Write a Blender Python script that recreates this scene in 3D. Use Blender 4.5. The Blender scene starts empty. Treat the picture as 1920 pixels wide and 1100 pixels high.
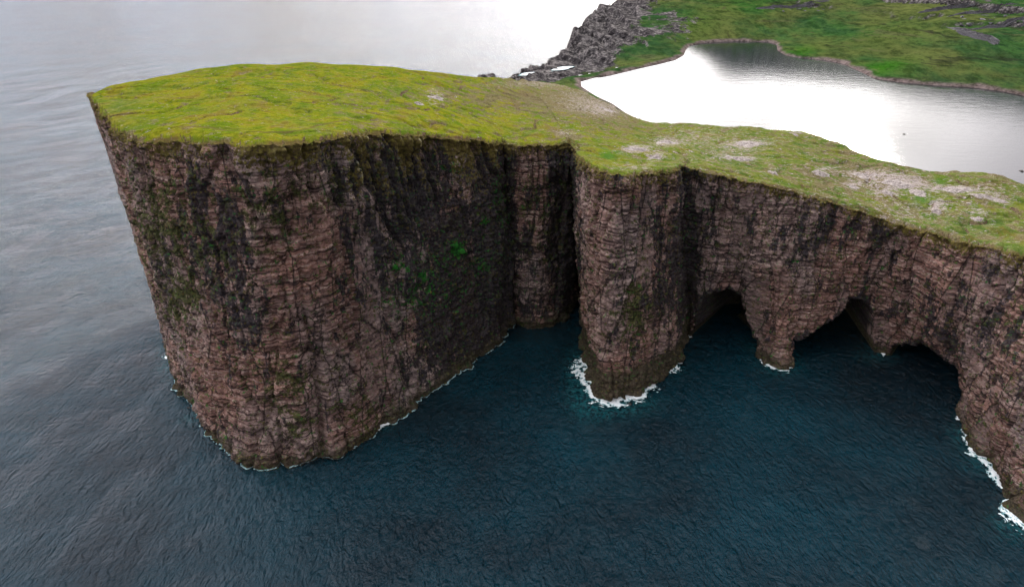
import bpy, math, random
import numpy as np
random.seed(7)
R = math.radians
S = bpy.context.scene
COL = S.collection

# ------------------------------------------------------------------ camera, sky, sun, exposure
CAM_H, PITCH, FPX = 205.0, R(28.0), 1280.0
cam_d = bpy.data.cameras.new('camera'); cam = bpy.data.objects.new('camera', cam_d); COL.objects.link(cam)
cam.location = (0, 0, CAM_H); cam.rotation_euler = (R(90) - PITCH, 0, 0)
cam_d.sensor_width = 36; cam_d.lens = 24; cam_d.clip_start = 1; cam_d.clip_end = 120000
S.camera = cam
CLOUD = 6.3; GLOW = 7.5
SUN_EL, SUN_AZ = R(20.0), R(25.0)          # azimuth measured from +Y towards +X
W = bpy.data.worlds.new('World'); S.world = W; W.use_nodes = True
wn, wl = W.node_tree.nodes, W.node_tree.links
wn.clear()
sky = wn.new('ShaderNodeTexSky'); sky.sky_type = 'NISHITA'; sky.sun_disc = False
sky.sun_elevation = SUN_EL; sky.sun_rotation = SUN_AZ
sky.air_density = 1.0; sky.dust_density = 1.2; sky.altitude = 0
wtc = wn.new('ShaderNodeTexCoord')
wmap = wn.new('ShaderNodeMapping'); wmap.inputs['Scale'].default_value = (1.6, 1.6, 5.0)
wno = wn.new('ShaderNodeTexNoise'); wno.inputs['Scale'].default_value = 3.2; wno.inputs['Detail'].default_value = 6
wno.inputs['Roughness'].default_value = 0.55
wl.new(wtc.outputs['Generated'], wmap.inputs['Vector']); wl.new(wmap.outputs[0], wno.inputs['Vector'])
wr = wn.new('ShaderNodeMapRange'); wr.inputs[1].default_value = .38; wr.inputs[2].default_value = .62
wr.inputs[3].default_value = .90; wr.inputs[4].default_value = 1.0
wl.new(wno.outputs[0], wr.inputs[0])
wbw = wn.new('ShaderNodeRGBToBW'); wl.new(sky.outputs[0], wbw.inputs[0])
wcl = wn.new('ShaderNodeMix'); wcl.data_type = 'RGBA'; wcl.blend_type = 'MULTIPLY'; wcl.inputs[0].default_value = 1
wcl.inputs[7].default_value = (.15, .155, .175, 1); wl.new(wbw.outputs[0], wcl.inputs[6])
wmx = wn.new('ShaderNodeMix'); wmx.data_type = 'RGBA'
wl.new(wr.outputs[0], wmx.inputs[0]); wl.new(sky.outputs[0], wmx.inputs[6]); wl.new(wcl.outputs[2], wmx.inputs[7])
# high overcast: soft grey cloud over the whole dome, thinner and thicker in patches
wr2 = wn.new('ShaderNodeMapRange'); wr2.inputs[1].default_value = .36; wr2.inputs[2].default_value = .64
wr2.inputs[3].default_value = .20; wr2.inputs[4].default_value = 1.75; wl.new(wno.outputs[0], wr2.inputs[0])
wcc = wn.new('ShaderNodeMix'); wcc.data_type = 'RGBA'; wcc.blend_type = 'MULTIPLY'; wcc.inputs[0].default_value = 1
wsx = wn.new('ShaderNodeSeparateXYZ'); wl.new(wtc.outputs['Generated'], wsx.inputs[0])
wrp = wn.new('ShaderNodeValToRGB'); wl.new(wsx.outputs[2], wrp.inputs[0])
for e_, (p_, c_) in zip([wrp.color_ramp.elements[0], wrp.color_ramp.elements[1]] + [wrp.color_ramp.elements.new(.5) for _ in range(3)],
                        [(0, (.04, .056, .078)), (.95, (.30, .32, .38)), (.40, (1.17, .99, 1.02)), (.68, (.21, .27, .36)), (.20, (.215, .24, .28))]):
    e_.position = p_; e_.color = (*c_, 1)
wsc = wn.new('ShaderNodeVectorMath'); wsc.operation = 'SCALE'; wl.new(wrp.outputs[0], wsc.inputs[0]); wsc.inputs[3].default_value = CLOUD
wdt = wn.new('ShaderNodeVectorMath'); wdt.operation = 'DOT_PRODUCT'; wl.new(wtc.outputs['Generated'], wdt.inputs[0]); wdt.inputs[1].default_value = (-.90, .36, .25)
wdr = wn.new('ShaderNodeMapRange'); wdr.interpolation_type = 'SMOOTHSTEP'; wl.new(wdt.outputs['Value'], wdr.inputs[0])
wdr.inputs[1].default_value = -.15; wdr.inputs[2].default_value = 1.0; wdr.inputs[3].default_value = .70; wdr.inputs[4].default_value = 2.6
wsd = wn.new('ShaderNodeVectorMath'); wsd.operation = 'SCALE'; wl.new(wsc.outputs[0], wsd.inputs[0]); wl.new(wdr.outputs[0], wsd.inputs[3])
wl.new(wsd.outputs[0], wcc.inputs[6]); wl.new(wr2.outputs[0], wcc.inputs[7])
wad = wn.new('ShaderNodeMix'); wad.data_type = 'RGBA'; wad.blend_type = 'ADD'; wad.inputs[0].default_value = 1
wl.new(wmx.outputs[2], wad.inputs[6]); wl.new(wcc.outputs[2], wad.inputs[7])
# the sun's aureole through the cloud
gaz, gel = R(17), R(12)
wgd = wn.new('ShaderNodeVectorMath'); wgd.operation = 'DOT_PRODUCT'; wl.new(wtc.outputs['Generated'], wgd.inputs[0])
wgd.inputs[1].default_value = (math.sin(gaz) * math.cos(gel), math.cos(gaz) * math.cos(gel), math.sin(gel))
wgr = wn.new('ShaderNodeMapRange'); wgr.interpolation_type = 'SMOOTHSTEP'; wl.new(wgd.outputs['Value'], wgr.inputs[0])
wgr.inputs[1].default_value = math.cos(R(22)); wgr.inputs[2].default_value = 1.0; wgr.inputs[4].default_value = GLOW
wgm = wn.new('ShaderNodeMath'); wgm.operation = 'MULTIPLY'; wl.new(wgr.outputs[0], wgm.inputs[0]); wl.new(wr2.outputs[0], wgm.inputs[1])
wgc = wn.new('ShaderNodeVectorMath'); wgc.operation = 'SCALE'; wgc.inputs[0].default_value = (1, .97, .90); wl.new(wgm.outputs[0], wgc.inputs[3])
wga = wn.new('ShaderNodeVectorMath'); wga.operation = 'ADD'; wl.new(wad.outputs[2], wga.inputs[0]); wl.new(wgc.outputs[0], wga.inputs[1])
wbg = wn.new('ShaderNodeBackground'); wbg.inputs[1].default_value = 0.15
wo = wn.new('ShaderNodeOutputWorld')
wl.new(wga.outputs[0], wbg.inputs[0]); wl.new(wbg.outputs[0], wo.inputs[0])

sun_d = bpy.data.lights.new('sun', 'SUN'); sun = bpy.data.objects.new('sun', sun_d); COL.objects.link(sun)
sun_d.energy = 2.6; sun_d.angle = R(10); sun_d.color = (1, .95, .86)
from mathutils import Vector
sv = Vector((math.sin(SUN_AZ) * math.cos(SUN_EL), math.cos(SUN_AZ) * math.cos(SUN_EL), math.sin(SUN_EL)))
sun.rotation_euler = sv.to_track_quat('Z', 'Y').to_euler(); sun.location = (0, 0, 500)
S.view_settings.view_transform = 'Standard'; S.view_settings.look = 'None'
S.view_settings.gamma = 1; S.view_settings.use_curve_mapping = False
S.view_settings.exposure = 0.86
S.cycles.max_bounces = 5; S.cycles.diffuse_bounces = 3; S.cycles.glossy_bounces = 3

# ------------------------------------------------------------------ surveying helpers (photo pixel -> ground point)
cp, sp = math.cos(PITCH), math.sin(PITCH)
def T(px, py, z=0.0):
    u = (px - 960) / FPX; v = (550 - py) / FPX
    d = np.array([u, cp + v * sp, -sp + v * cp]); t = (z - CAM_H) / d[2]
    return np.array([0, 0, CAM_H]) + d * t
def proj(P):
    X, Y, Z = P[..., 0], P[..., 1], P[..., 2] - CAM_H
    w = np.maximum(Y * cp - Z * sp, 1e-3); h = Y * sp + Z * cp
    return 960 + FPX * X / w, 550 - FPX * h / w

# ------------------------------------------------------------------ numpy noise
def _h(ix, iy, iz, seed):
    n = (ix * np.int64(374761393) + iy * np.int64(668265263) + iz * np.int64(2147483647 % 1274126177) + seed * 974711) & 0xffffffff
    n = ((n ^ (n >> 13)) * 1274126177) & 0xffffffff
    n = ((n ^ (n >> 16)) * 2246822519) & 0xffffffff
    return ((n ^ (n >> 15)) & 0xffffff).astype(np.float32) / np.float32(0xffffff)
def vn(x, y, z, seed=0):
    x = np.asarray(x, np.float32); y = np.asarray(y, np.float32) + 0 * x; z = np.asarray(z, np.float32) + 0 * x
    fx, fy, fz = np.floor(x), np.floor(y), np.floor(z)
    ix, iy, iz = fx.astype(np.int64), fy.astype(np.int64), fz.astype(np.int64)
    a, b, c = x - fx, y - fy, z - fz
    a = a * a * a * (a * (a * 6 - 15) + 10); b = b * b * b * (b * (b * 6 - 15) + 10); c = c * c * c * (c * (c * 6 - 15) + 10)
    def L(dz):
        p = _h(ix, iy, iz + dz, seed); q = _h(ix + 1, iy, iz + dz, seed)
        r = _h(ix, iy + 1, iz + dz, seed); s = _h(ix + 1, iy + 1, iz + dz, seed)
        u = p + (q - p) * a; v = r + (s - r) * a
        return u + (v - u) * b
    l0 = L(0); l1 = L(1)
    return (l0 + (l1 - l0) * c) * 2 - 1
def fbm(x, y, z, o=4, seed=0, g=.5):
    s = 0; A = 1; n = 0
    for i in range(o):
        s = s + A * vn(x * 2.03 ** i + 17.3 * i, y * 2.03 ** i + 5.1 * i, z * 2.03 ** i, seed + i); n += A; A *= g
    return s / n * 1.35
def cells(x, y, z, seed=0, jit=.9):
    x = np.asarray(x, np.float32); y = np.asarray(y, np.float32) + 0 * x; z = np.asarray(z, np.float32) + 0 * x
    ix, iy, iz = [np.floor(v).astype(np.int64) for v in (x, y, z)]
    f1 = np.full(x.shape, 9., np.float32); f2 = f1.copy(); val = np.zeros(x.shape, np.float32)
    for dx in (-1, 0, 1):
        for dy in (-1, 0, 1):
            for dz in (-1, 0, 1):
                jx, jy, jz = ix + dx, iy + dy, iz + dz
                d = np.sqrt((jx + .5 + jit * (_h(jx, jy, jz, seed) - .5) - x) ** 2 + (jy + .5 + jit * (_h(jx, jy, jz, seed + 1) - .5) - y) ** 2
                            + (jz + .5 + jit * (_h(jx, jy, jz, seed + 2) - .5) - z) ** 2)
                m = d < f1
                f2 = np.where(m, f1, np.minimum(f2, d)); f1 = np.where(m, d, f1)
                val = np.where(m, _h(jx, jy, jz, seed + 3), val)
    return val * 2 - 1, f2 - f1
def sst(a, b, x):
    t = np.clip((x - a) / (b - a), 0, 1); return t * t * (3 - 2 * t)
def blobs(px, py, L):
    m = np.zeros(px.shape, np.float32)
    for (cx, cy, rx, ry, *st) in L:
        m += (st[0] if st else 1.) * np.exp(-((px - cx) / rx) ** 2 - ((py - cy) / ry) ** 2)
    return m

def sdf(X, Y, poly, closed=True):
    d = np.full(X.shape, 1e9, np.float64); ins = np.zeros(X.shape, bool); n = len(poly)
    for i in range(n if closed else n - 1):
        ax, ay = poly[i]; bx_, by_ = poly[(i + 1) % n]
        ex, ey = bx_ - ax, by_ - ay; t = np.clip(((X - ax) * ex + (Y - ay) * ey) / (ex * ex + ey * ey + 1e-9), 0, 1)
        d = np.minimum(d, (X - ax - t * ex) ** 2 + (Y - ay - t * ey) ** 2)
        if closed:
            c1 = (ay > Y) != (by_ > Y); xi = (bx_ - ax) * (Y - ay) / ((by_ - ay) if by_ != ay else 1e-9) + ax; ins ^= c1 & (X < xi)
    d = np.sqrt(d); return np.where(ins, -d, d)

# ------------------------------------------------------------------ object helpers
def tag(o, label=None, cat=None, group=None, kind=None):
    for k, v in (('label', label), ('category', cat), ('group', group), ('kind', kind)):
        if v: o[k] = v
    return o
def mesh_obj(name, P, F, mat, attrs={}, smooth=True, parent=None):
    me = bpy.data.meshes.new(name)
    P = np.ascontiguousarray(P, np.float32).reshape(-1, 3); F = np.ascontiguousarray(F, np.int32)
    me.vertices.add(len(P)); me.vertices.foreach_set('co', P.ravel())
    k = F.shape[1]
    me.loops.add(F.size); me.loops.foreach_set('vertex_index', F.ravel())
    me.polygons.add(len(F)); me.polygons.foreach_set('loop_start', np.arange(0, F.size, k, dtype=np.int32))
    me.polygons.foreach_set('use_smooth', np.full(len(F), smooth))
    for n, a in attrs.items():
        at = me.attributes.new(n, 'FLOAT', 'POINT'); at.data.foreach_set('value', np.ascontiguousarray(a, np.float32).ravel())
    me.update(calc_edges=True); me.materials.append(mat)
    o = bpy.data.objects.new(name, me); COL.objects.link(o); o.parent = parent
    return o
def grid_faces(n, m, flip=False):
    i = np.arange(n * m).reshape(n, m)
    q = [i[:-1, :-1], i[1:, :-1], i[1:, 1:], i[:-1, 1:]]
    if flip: q = q[::-1]
    return np.stack(q, -1).reshape(-1, 4)
def grid_obj(name, P, mat, attrs={}, flip=False, keep=None, **k):
    n, m = P.shape[:2]; F = grid_faces(n, m, flip)
    if keep is not None: F = F[keep.ravel()[F].all(1)]
    P = P.reshape(-1, 3)
    if keep is not None:
        used = np.zeros(len(P), bool); used[F.ravel()] = True
        idx = np.cumsum(used) - 1; P = P[used]; F = idx[F]; attrs = {a: np.asarray(v).ravel()[used] for a, v in attrs.items()}
    return mesh_obj(name, P, F, mat, attrs, **k)

# ------------------------------------------------------------------ materials
class M:
    def __init__(s, name):
        s.m = bpy.data.materials.new(name); s.m.use_nodes = True; s.t = s.m.node_tree; s.n = s.t.nodes
        s.b = s.n['Principled BSDF']; s.geo = s.n.new('ShaderNodeNewGeometry'); s.pos = s.geo.outputs['Position']
    def lk(s, a, b):
        if hasattr(a, 'is_linked') or hasattr(a, 'node'): s.t.links.new(a, b)
        else: b.default_value = a
    def noise(s, scale, detail=5, rough=.6, vs=(1, 1, 1), rot=(0, 0, 0), dist=0, w=None, loc=(0, 0, 0)):
        mp = s.n.new('ShaderNodeMapping'); s.t.links.new(w or s.pos, mp.inputs[0])
        mp.inputs['Scale'].default_value = vs; mp.inputs['Rotation'].default_value = rot; mp.inputs['Location'].default_value = loc
        n = s.n.new('ShaderNodeTexNoise'); n.inputs['Scale'].default_value = scale; n.inputs['Detail'].default_value = detail
        n.inputs['Roughness'].default_value = rough; n.inputs['Distortion'].default_value = dist
        s.t.links.new(mp.outputs[0], n.inputs['Vector']); return n.outputs[0]
    def voro(s, scale, vs=(1, 1, 1), feat='F1', out='Distance'):
        mp = s.n.new('ShaderNodeMapping'); s.t.links.new(s.pos, mp.inputs[0]); mp.inputs['Scale'].default_value = vs
        n = s.n.new('ShaderNodeTexVoronoi'); n.feature = feat; n.inputs['Scale'].default_value = scale
        s.t.links.new(mp.outputs[0], n.inputs['Vector']); return n.outputs[out]
    def attr(s, name):
        a = s.n.new('ShaderNodeAttribute'); a.attribute_name = name; return a.outputs['Fac']
    def mr(s, x, a, b, c=0., d=1., smooth=True):
        n = s.n.new('ShaderNodeMapRange'); n.interpolation_type = 'SMOOTHSTEP' if smooth else 'LINEAR'
        s.lk(x, n.inputs[0]); n.inputs[1].default_value = a; n.inputs[2].default_value = b
        n.inputs[3].default_value = c; n.inputs[4].default_value = d; return n.outputs[0]
    def math(s, op, a, b=0., c=0.):
        n = s.n.new('ShaderNodeMath'); n.operation = op
        s.lk(a, n.inputs[0]); s.lk(b, n.inputs[1]); s.lk(c, n.inputs[2]); return n.outputs[0]
    def mix(s, f, a, b, mode='MIX'):
        n = s.n.new('ShaderNodeMix'); n.data_type = 'RGBA'; n.blend_type = mode
        s.lk(f, n.inputs[0])
        for v, i in ((a, 6), (b, 7)):
            if isinstance(v, tuple): n.inputs[i].default_value = (*v, 1)
            else: s.t.links.new(v, n.inputs[i])
        return n.outputs[2]
    def ramp(s, x, stops):
        n = s.n.new('ShaderNodeValToRGB'); s.t.links.new(x, n.inputs[0]); e = n.color_ramp.elements
        while len(e) < len(stops): e.new(.5)
        for el, (p, c) in zip(e, stops): el.position = p; el.color = (*c, 1)
        return n.outputs[0]
    def bump(s, h, dist=1., strength=1., prev=None):
        n = s.n.new('ShaderNodeBump'); n.inputs['Distance'].default_value = dist; n.inputs['Strength'].default_value = strength
        s.t.links.new(h, n.inputs['Height'])
        if prev: s.t.links.new(prev, n.inputs['Normal'])
        return n.outputs[0]
    def done(s, col, rough=.9, nrm=None, spec=.3):
        if isinstance(col, tuple): s.b.inputs['Base Color'].default_value = (*col, 1)
        else: s.t.links.new(col, s.b.inputs['Base Color'])
        s.lk(rough, s.b.inputs['Roughness']); s.b.inputs['Specular IOR Level'].default_value = spec
        if nrm: s.t.links.new(nrm, s.b.inputs['Normal'])
        return s.m

def slope(m):      # 1 on level ground, 0 on a wall
    sx = m.n.new('ShaderNodeSeparateXYZ'); m.t.links.new(m.geo.outputs['True Normal'], sx.inputs[0]); return sx.outputs[2]

# basalt of the cliffs: reddish brown lava beds, dark wet stains, painted shade, moss on ledges
def mat_cliff():
    m = M('layered_basalt')
    bed = m.noise(.26, 6, .70, vs=(.05, .05, 1.0), dist=.25)
    bed2 = m.noise(.95, 6, .72, vs=(.045, .045, 1.0), dist=.2)
    gr = m.noise(.9, 8, .78)
    mid = m.noise(.16, 8, .74, vs=(1, 1, .9))
    big = m.noise(.030, 6, .62, vs=(1, 1, .5))
    ver = m.noise(.22, 7, .70, vs=(1, 1, .09), dist=.5)
    c = m.ramp(bed, [(.38, (0.119, 0.073, 0.063)), (.46, (0.273, 0.157, 0.126)), (.52, (0.420, 0.259, 0.210)), (.58, (0.252, 0.133, 0.104)), (.66, (0.504, 0.343, 0.287))])
    c = m.mix(m.mr(big, .44, .58, 0, .85), c, m.ramp(mid, [(.38, (0.119, 0.101, 0.098)), (.5, (0.280, 0.235, 0.224)), (.62, (0.476, 0.399, 0.364))]))
    c = m.mix(m.attr('rust'), c, m.mix(.7, c, m.mix(m.mr(bed2, .4, .6), (0.336, 0.147, 0.098), (0.616, 0.364, 0.280))))
    c = m.mix(m.mr(bed2, .51, .60, 0, .8), c, m.ramp(gr, [(.42, (0.280, 0.189, 0.161)), (.58, (0.680, 0.546, 0.462))]))
    c = m.mix(m.mr(bed2, .475, .42, 0, .88), c, (0.039, 0.027, 0.026))
    vc = m.voro(.085, (1, 1, .22), 'F1', 'Color'); sv = m.n.new('ShaderNodeSeparateXYZ'); m.t.links.new(vc, sv.inputs[0])
    c = m.mix(m.mr(sv.outputs[0], .1, .9, 0, .55, False), c, m.mix(1., c, (.55, .52, .54), 'MULTIPLY'))
    c = m.mix(m.mr(sv.outputs[1], .65, .9, 0, .35), c, (.34, .27, .25))
    ve = m.voro(.085, (1, 1, .22), 'DISTANCE_TO_EDGE')
    c = m.mix(m.mr(ve, .035, .0, 0, .85), c, (.014, .012, .013))
    c = m.mix(m.mr(gr, .56, .65, 0, .6), c, (.46, .36, .31))
    c = m.mix(m.mr(gr, .44, .36, 0, .8), c, (.022, .017, .017))
    c = m.mix(m.mr(mid, .445, .36, 0, .8), c, (.026, .022, .023))
    c = m.mix(m.mr(ver, .58, .66, 0, .5), c, (.022, .018, .020))
    c = m.mix(1., c, (.88, .865, .87), 'MULTIPLY')
    # damp stains running down, and shade painted in the same dark tone
    d = m.math('ADD', m.attr('damp_shade'), m.mr(m.noise(.16, 7, .72, vs=(1, 1, .30)), .3, .7, -.7, .7))
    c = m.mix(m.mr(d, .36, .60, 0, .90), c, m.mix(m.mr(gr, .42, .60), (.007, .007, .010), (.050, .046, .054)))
    w = m.mix(m.mr(gr, .45, .62), (.035, .032, .020), (.10, .085, .055))
    c = m.mix(m.attr('wet'), c, w)
    ol = m.math('ADD', m.attr('olive'), m.mr(m.noise(.22, 8, .80), .3, .7, -.9, .9))
    c = m.mix(m.mr(ol, .40, .66, 0, .9), c, m.mix(m.mr(gr, .43, .57), (.014, .020, .007), (.090, .105, .030)))
    gn = m.math('ADD', m.attr('moss'), m.mr(m.noise(.45, 6, .75), .3, .7, -.8, .8))
    c = m.mix(m.mr(gn, .46, .75, 0, 1), c, m.mix(m.mr(gr, .4, .6), (.012, .040, .012), (.025, .15, .022)))
    turf = m.math('ADD', m.attr('turf'), m.mr(m.noise(.7, 6, .7), .3, .7, -.7, .7))
    c = m.mix(m.mr(turf, .35, .65), c, m.mix(m.mr(gr, .4, .62), (.07, .05, .022), (.155, .135, .030)))
    h = m.math('ADD', m.math('MULTIPLY', gr, 1.0), m.math('MULTIPLY', bed2, .7))
    h = m.math('ADD', h, m.math('MULTIPLY', mid, 2.0))
    n = m.bump(h, 1.0, 1.0)
    return m.done(c, m.mr(d, .3, .8, .92, .65), n, .12)

def mat_turf():
    m = M('moorland_turf')
    n1 = m.noise(.030, 5, .62); n2 = m.noise(.16, 6, .68, vs=(1, .75, 1)); n3 = m.noise(1.3, 5, .7)
    n4 = m.noise(.07, 6, .7, vs=(1.0, .55, 1), dist=.5)
    yel = m.mix(m.mr(n4, .36, .64), (.082, .122, .008), (.178, .168, .012))
    grn = m.mix(m.mr(n2, .38, .62), (.056, .095, .020), (.145, .155, .048))
    c = m.mix(m.math('ADD', m.attr('yellow'), m.mr(n1, .3, .7, -.25, .25)), grn, yel)
    c = m.mix(m.mr(n3, .42, .28, 0, .55), c, (.05, .065, .012))
    n5 = m.noise(.10, 7, .72, vs=(.35, 1.3, 1), dist=.8)
    c = m.mix(m.mr(n4, .54, .66, 0, .65), c, (.115, .080, .022))
    c = m.mix(m.mr(n5, .57, .64, 0, .75), c, (.060, .048, .016))
    c = m.mix(m.mr(n5, .44, .36, 0, .5), c, (.050, .095, .012))
    n6 = m.noise(.55, 9, .82)
    c = m.mix(m.mr(n6, .52, .40, 0, .75), c, m.mix(1., c, (.38, .44, .40), 'MULTIPLY'))
    c = m.mix(m.mr(n6, .55, .66, 0, .5), c, (.20, .175, .045))
    c = m.mix(m.attr('path'), c, (.085, .055, .028))
    br = m.math('ADD', m.attr('brown'), m.mr(n2, .3, .7, -.8, .8))
    c = m.mix(m.mr(br, .35, .9, 0, .8), c, m.mix(m.mr(n3, .4, .6), (.06, .045, .022), (.17, .135, .085)))
    rk = m.math('ADD', m.attr('bare'), m.mr(m.noise(.42, 8, .82, vs=(.8, 1.3, 1)), .3, .7, -.85, .85))
    c = m.mix(m.mr(rk, .58, .66), c, m.ramp(n3, [(.3, (.09, .07, .062)), (.5, (.25, .215, .20)), (.7, (.42, .375, .35))]))
    lush = m.attr('lush')
    c = m.mix(m.mr(m.math('ADD', lush, m.mr(n2, .3, .7, -.3, .3)), .3, .9, 0, .8), c, (.035, .105, .010))
    c = m.mix(m.mr(slope(m), .80, .55), c, m.mix(m.mr(n3, .4, .6), (.035, .024, .016), (.15, .105, .07)))
    h = m.math('ADD', m.math('MULTIPLY', n3, .35), m.math('MULTIPLY', n2, .6))
    h = m.math('ADD', h, m.math('MULTIPLY', n5, -2.0))
    return m.done(c, .95, m.bump(h, 1.0, .6), .0)

def mat_far():
    m = M('hill_turf')
    n1 = m.noise(.006, 5, .6, vs=(1, .7, 1)); n2 = m.noise(.03, 7, .7, vs=(1, .5, 1), dist=.4); n3 = m.noise(.2, 6, .75)
    c = m.mix(m.mr(n1, .4, .6), (.022, .056, .020), (.060, .075, .024))
    c = m.mix(m.mr(n2, .40, .60, 0, .8), c, m.mix(m.mr(n1, .4, .6), (.036, .088, .022), (.092, .106, .032)))
    c = m.mix(m.attr('lush'), c, (.025, .100, .006))
    c = m.mix(m.mr(n3, .45, .3, 0, .7), c, (.015, .022, .010))
    c = m.mix(m.mr(n2, .60, .70, 0, .6), c, (.055, .045, .025))
    lay = m.noise(.10, 5, .7, vs=(.05, .05, 1.6), dist=.5)
    c = m.mix(m.mr(lay, .56, .64, 0, .7), c, (.018, .022, .014))
    c = m.mix(m.mr(lay, .42, .36, 0, .5), c, (.085, .085, .040))
    n3 = m.math('ADD', m.math('MULTIPLY', n3, .5), m.math('MULTIPLY', m.noise(.07, 8, .75, vs=(1, .7, 1)), .5))
    rock = m.ramp(n3, [(.41, (.008, .007, .008)), (.5, (.050, .046, .047)), (.58, (.19, .175, .17))])
    n7 = m.noise(.07, 9, .8, vs=(1, .6, 1))
    c = m.mix(m.mr(n7, .53, .42, 0, .7), c, m.mix(1., c, (.35, .42, .40), 'MULTIPLY'))
    c = m.mix(m.mr(n7, .55, .66, 0, .45), c, (.10, .12, .035))
    rk = m.math('ADD', m.attr('rock'), m.mr(n2, .3, .7, -.45, .45))
    rk = m.math('MAXIMUM', m.mr(rk, .42, .62), m.mr(slope(m), .90, .74))
    c = m.mix(rk, c, rock)
    c = m.mix(m.attr('shore'), c, m.mix(m.mr(n3, .4, .6), (.05, .038, .034), (.19, .15, .14)))
    h = m.math('ADD', m.math('MULTIPLY', n3, 2.5), m.math('MULTIPLY', n2, 6))
    return m.done(c, .95, m.bump(h, 1.0, 1.0), .0)

def mat_sea():
    m = M('sea_water')
    a = R(-28)
    def wave(sc, det, vs, rot, ro=.55, dist=.3):
        n = m.noise(sc, det, ro, vs=vs, rot=(0, 0, rot), dist=dist)
        return m.math('SUBTRACT', 1, m.math('ABSOLUTE', m.math('MULTIPLY_ADD', n, 4, -2)))
    h = m.math('MULTIPLY', m.noise(.028, 4, .6, vs=(1, .5, 1)), 3.0)
    h = m.math('ADD', h, m.math('MULTIPLY', wave(.11, 3, (1, .42, 1), a, .5, .5), .8))
    h = m.math('ADD', h, m.math('MULTIPLY', wave(.25, 4, (1, .42, 1), a, .55, .8), 1.25))
    h = m.math('ADD', h, m.math('MULTIPLY', m.noise(.62, 5, .66, vs=(1, .45, 1)), 2.9))
    n = m.bump(h, 1.0, 1.0)
    v = m.noise(.012, 4, .6)
    c = m.mix(m.mr(v, .25, .75), (.0003, .009, .016), (.0003, .036, .055))
    c = m.mix(m.math('MULTIPLY', m.attr('aerated'), m.mr(m.noise(.35, 5, .7), .38, .60)), c, (.008, .095, .11))
    m.done(c, .02, n, .5); m.b.inputs['IOR'].default_value = 1.42
    return m.m
def mat_lake():
    m = M('lake_water')
    h = m.math('ADD', m.math('MULTIPLY', m.noise(.9, 4, .6, vs=(1, .4, 1)), .03), m.math('MULTIPLY', m.noise(.10, 4, .6, vs=(.6, 1.4, 1)), .10))
    m.done((.004, .012, .014), .06, m.bump(h, 1, 1), .5); m.b.inputs['IOR'].default_value = 1.34
    return m.m
def mat_foam():
    m = M('sea_foam'); n = m.noise(1.1, 6, .78); fd = m.attr('fade')
    m.done(m.mix(m.mr(m.math('MULTIPLY', n, fd), .12, .42), (.10, .34, .37), (.78, .83, .84)), .8, None, .2)
    m.t.links.new(m.mr(m.math('ADD', m.math('MULTIPLY', n, 1.2), fd), .75, 1.15), m.b.inputs['Alpha']); return m.m
def mat_rock(name, lo, mid, hi):
    m = M(name); n = m.noise(1.1, 6, .75); n2 = m.noise(.4, 4, .6, vs=(1, 1, 3))
    c = m.ramp(n, [(.3, lo), (.5, mid), (.68, hi)])
    return m.done(c, .9, m.bump(m.math('ADD', n, n2), .5, .9), .25)

MAT_CLIFF, MAT_TURF, MAT_FAR, MAT_SEA, MAT_LAKE, MAT_FOAM = mat_cliff(), mat_turf(), mat_far(), mat_sea(), mat_lake(), mat_foam()
MAT_PALE = mat_rock('pale_weathered_rock', (.10, .08, .07), (.26, .225, .21), (.46, .42, .39))
MAT_DARK = mat_rock('dark_basalt_rock', (.015, .013, .013), (.05, .045, .042), (.14, .12, .11))
MAT_GREY = mat_rock('grey_basalt_rock', (.012, .012, .015), (.045, .045, .05), (.13, .125, .13))

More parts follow.
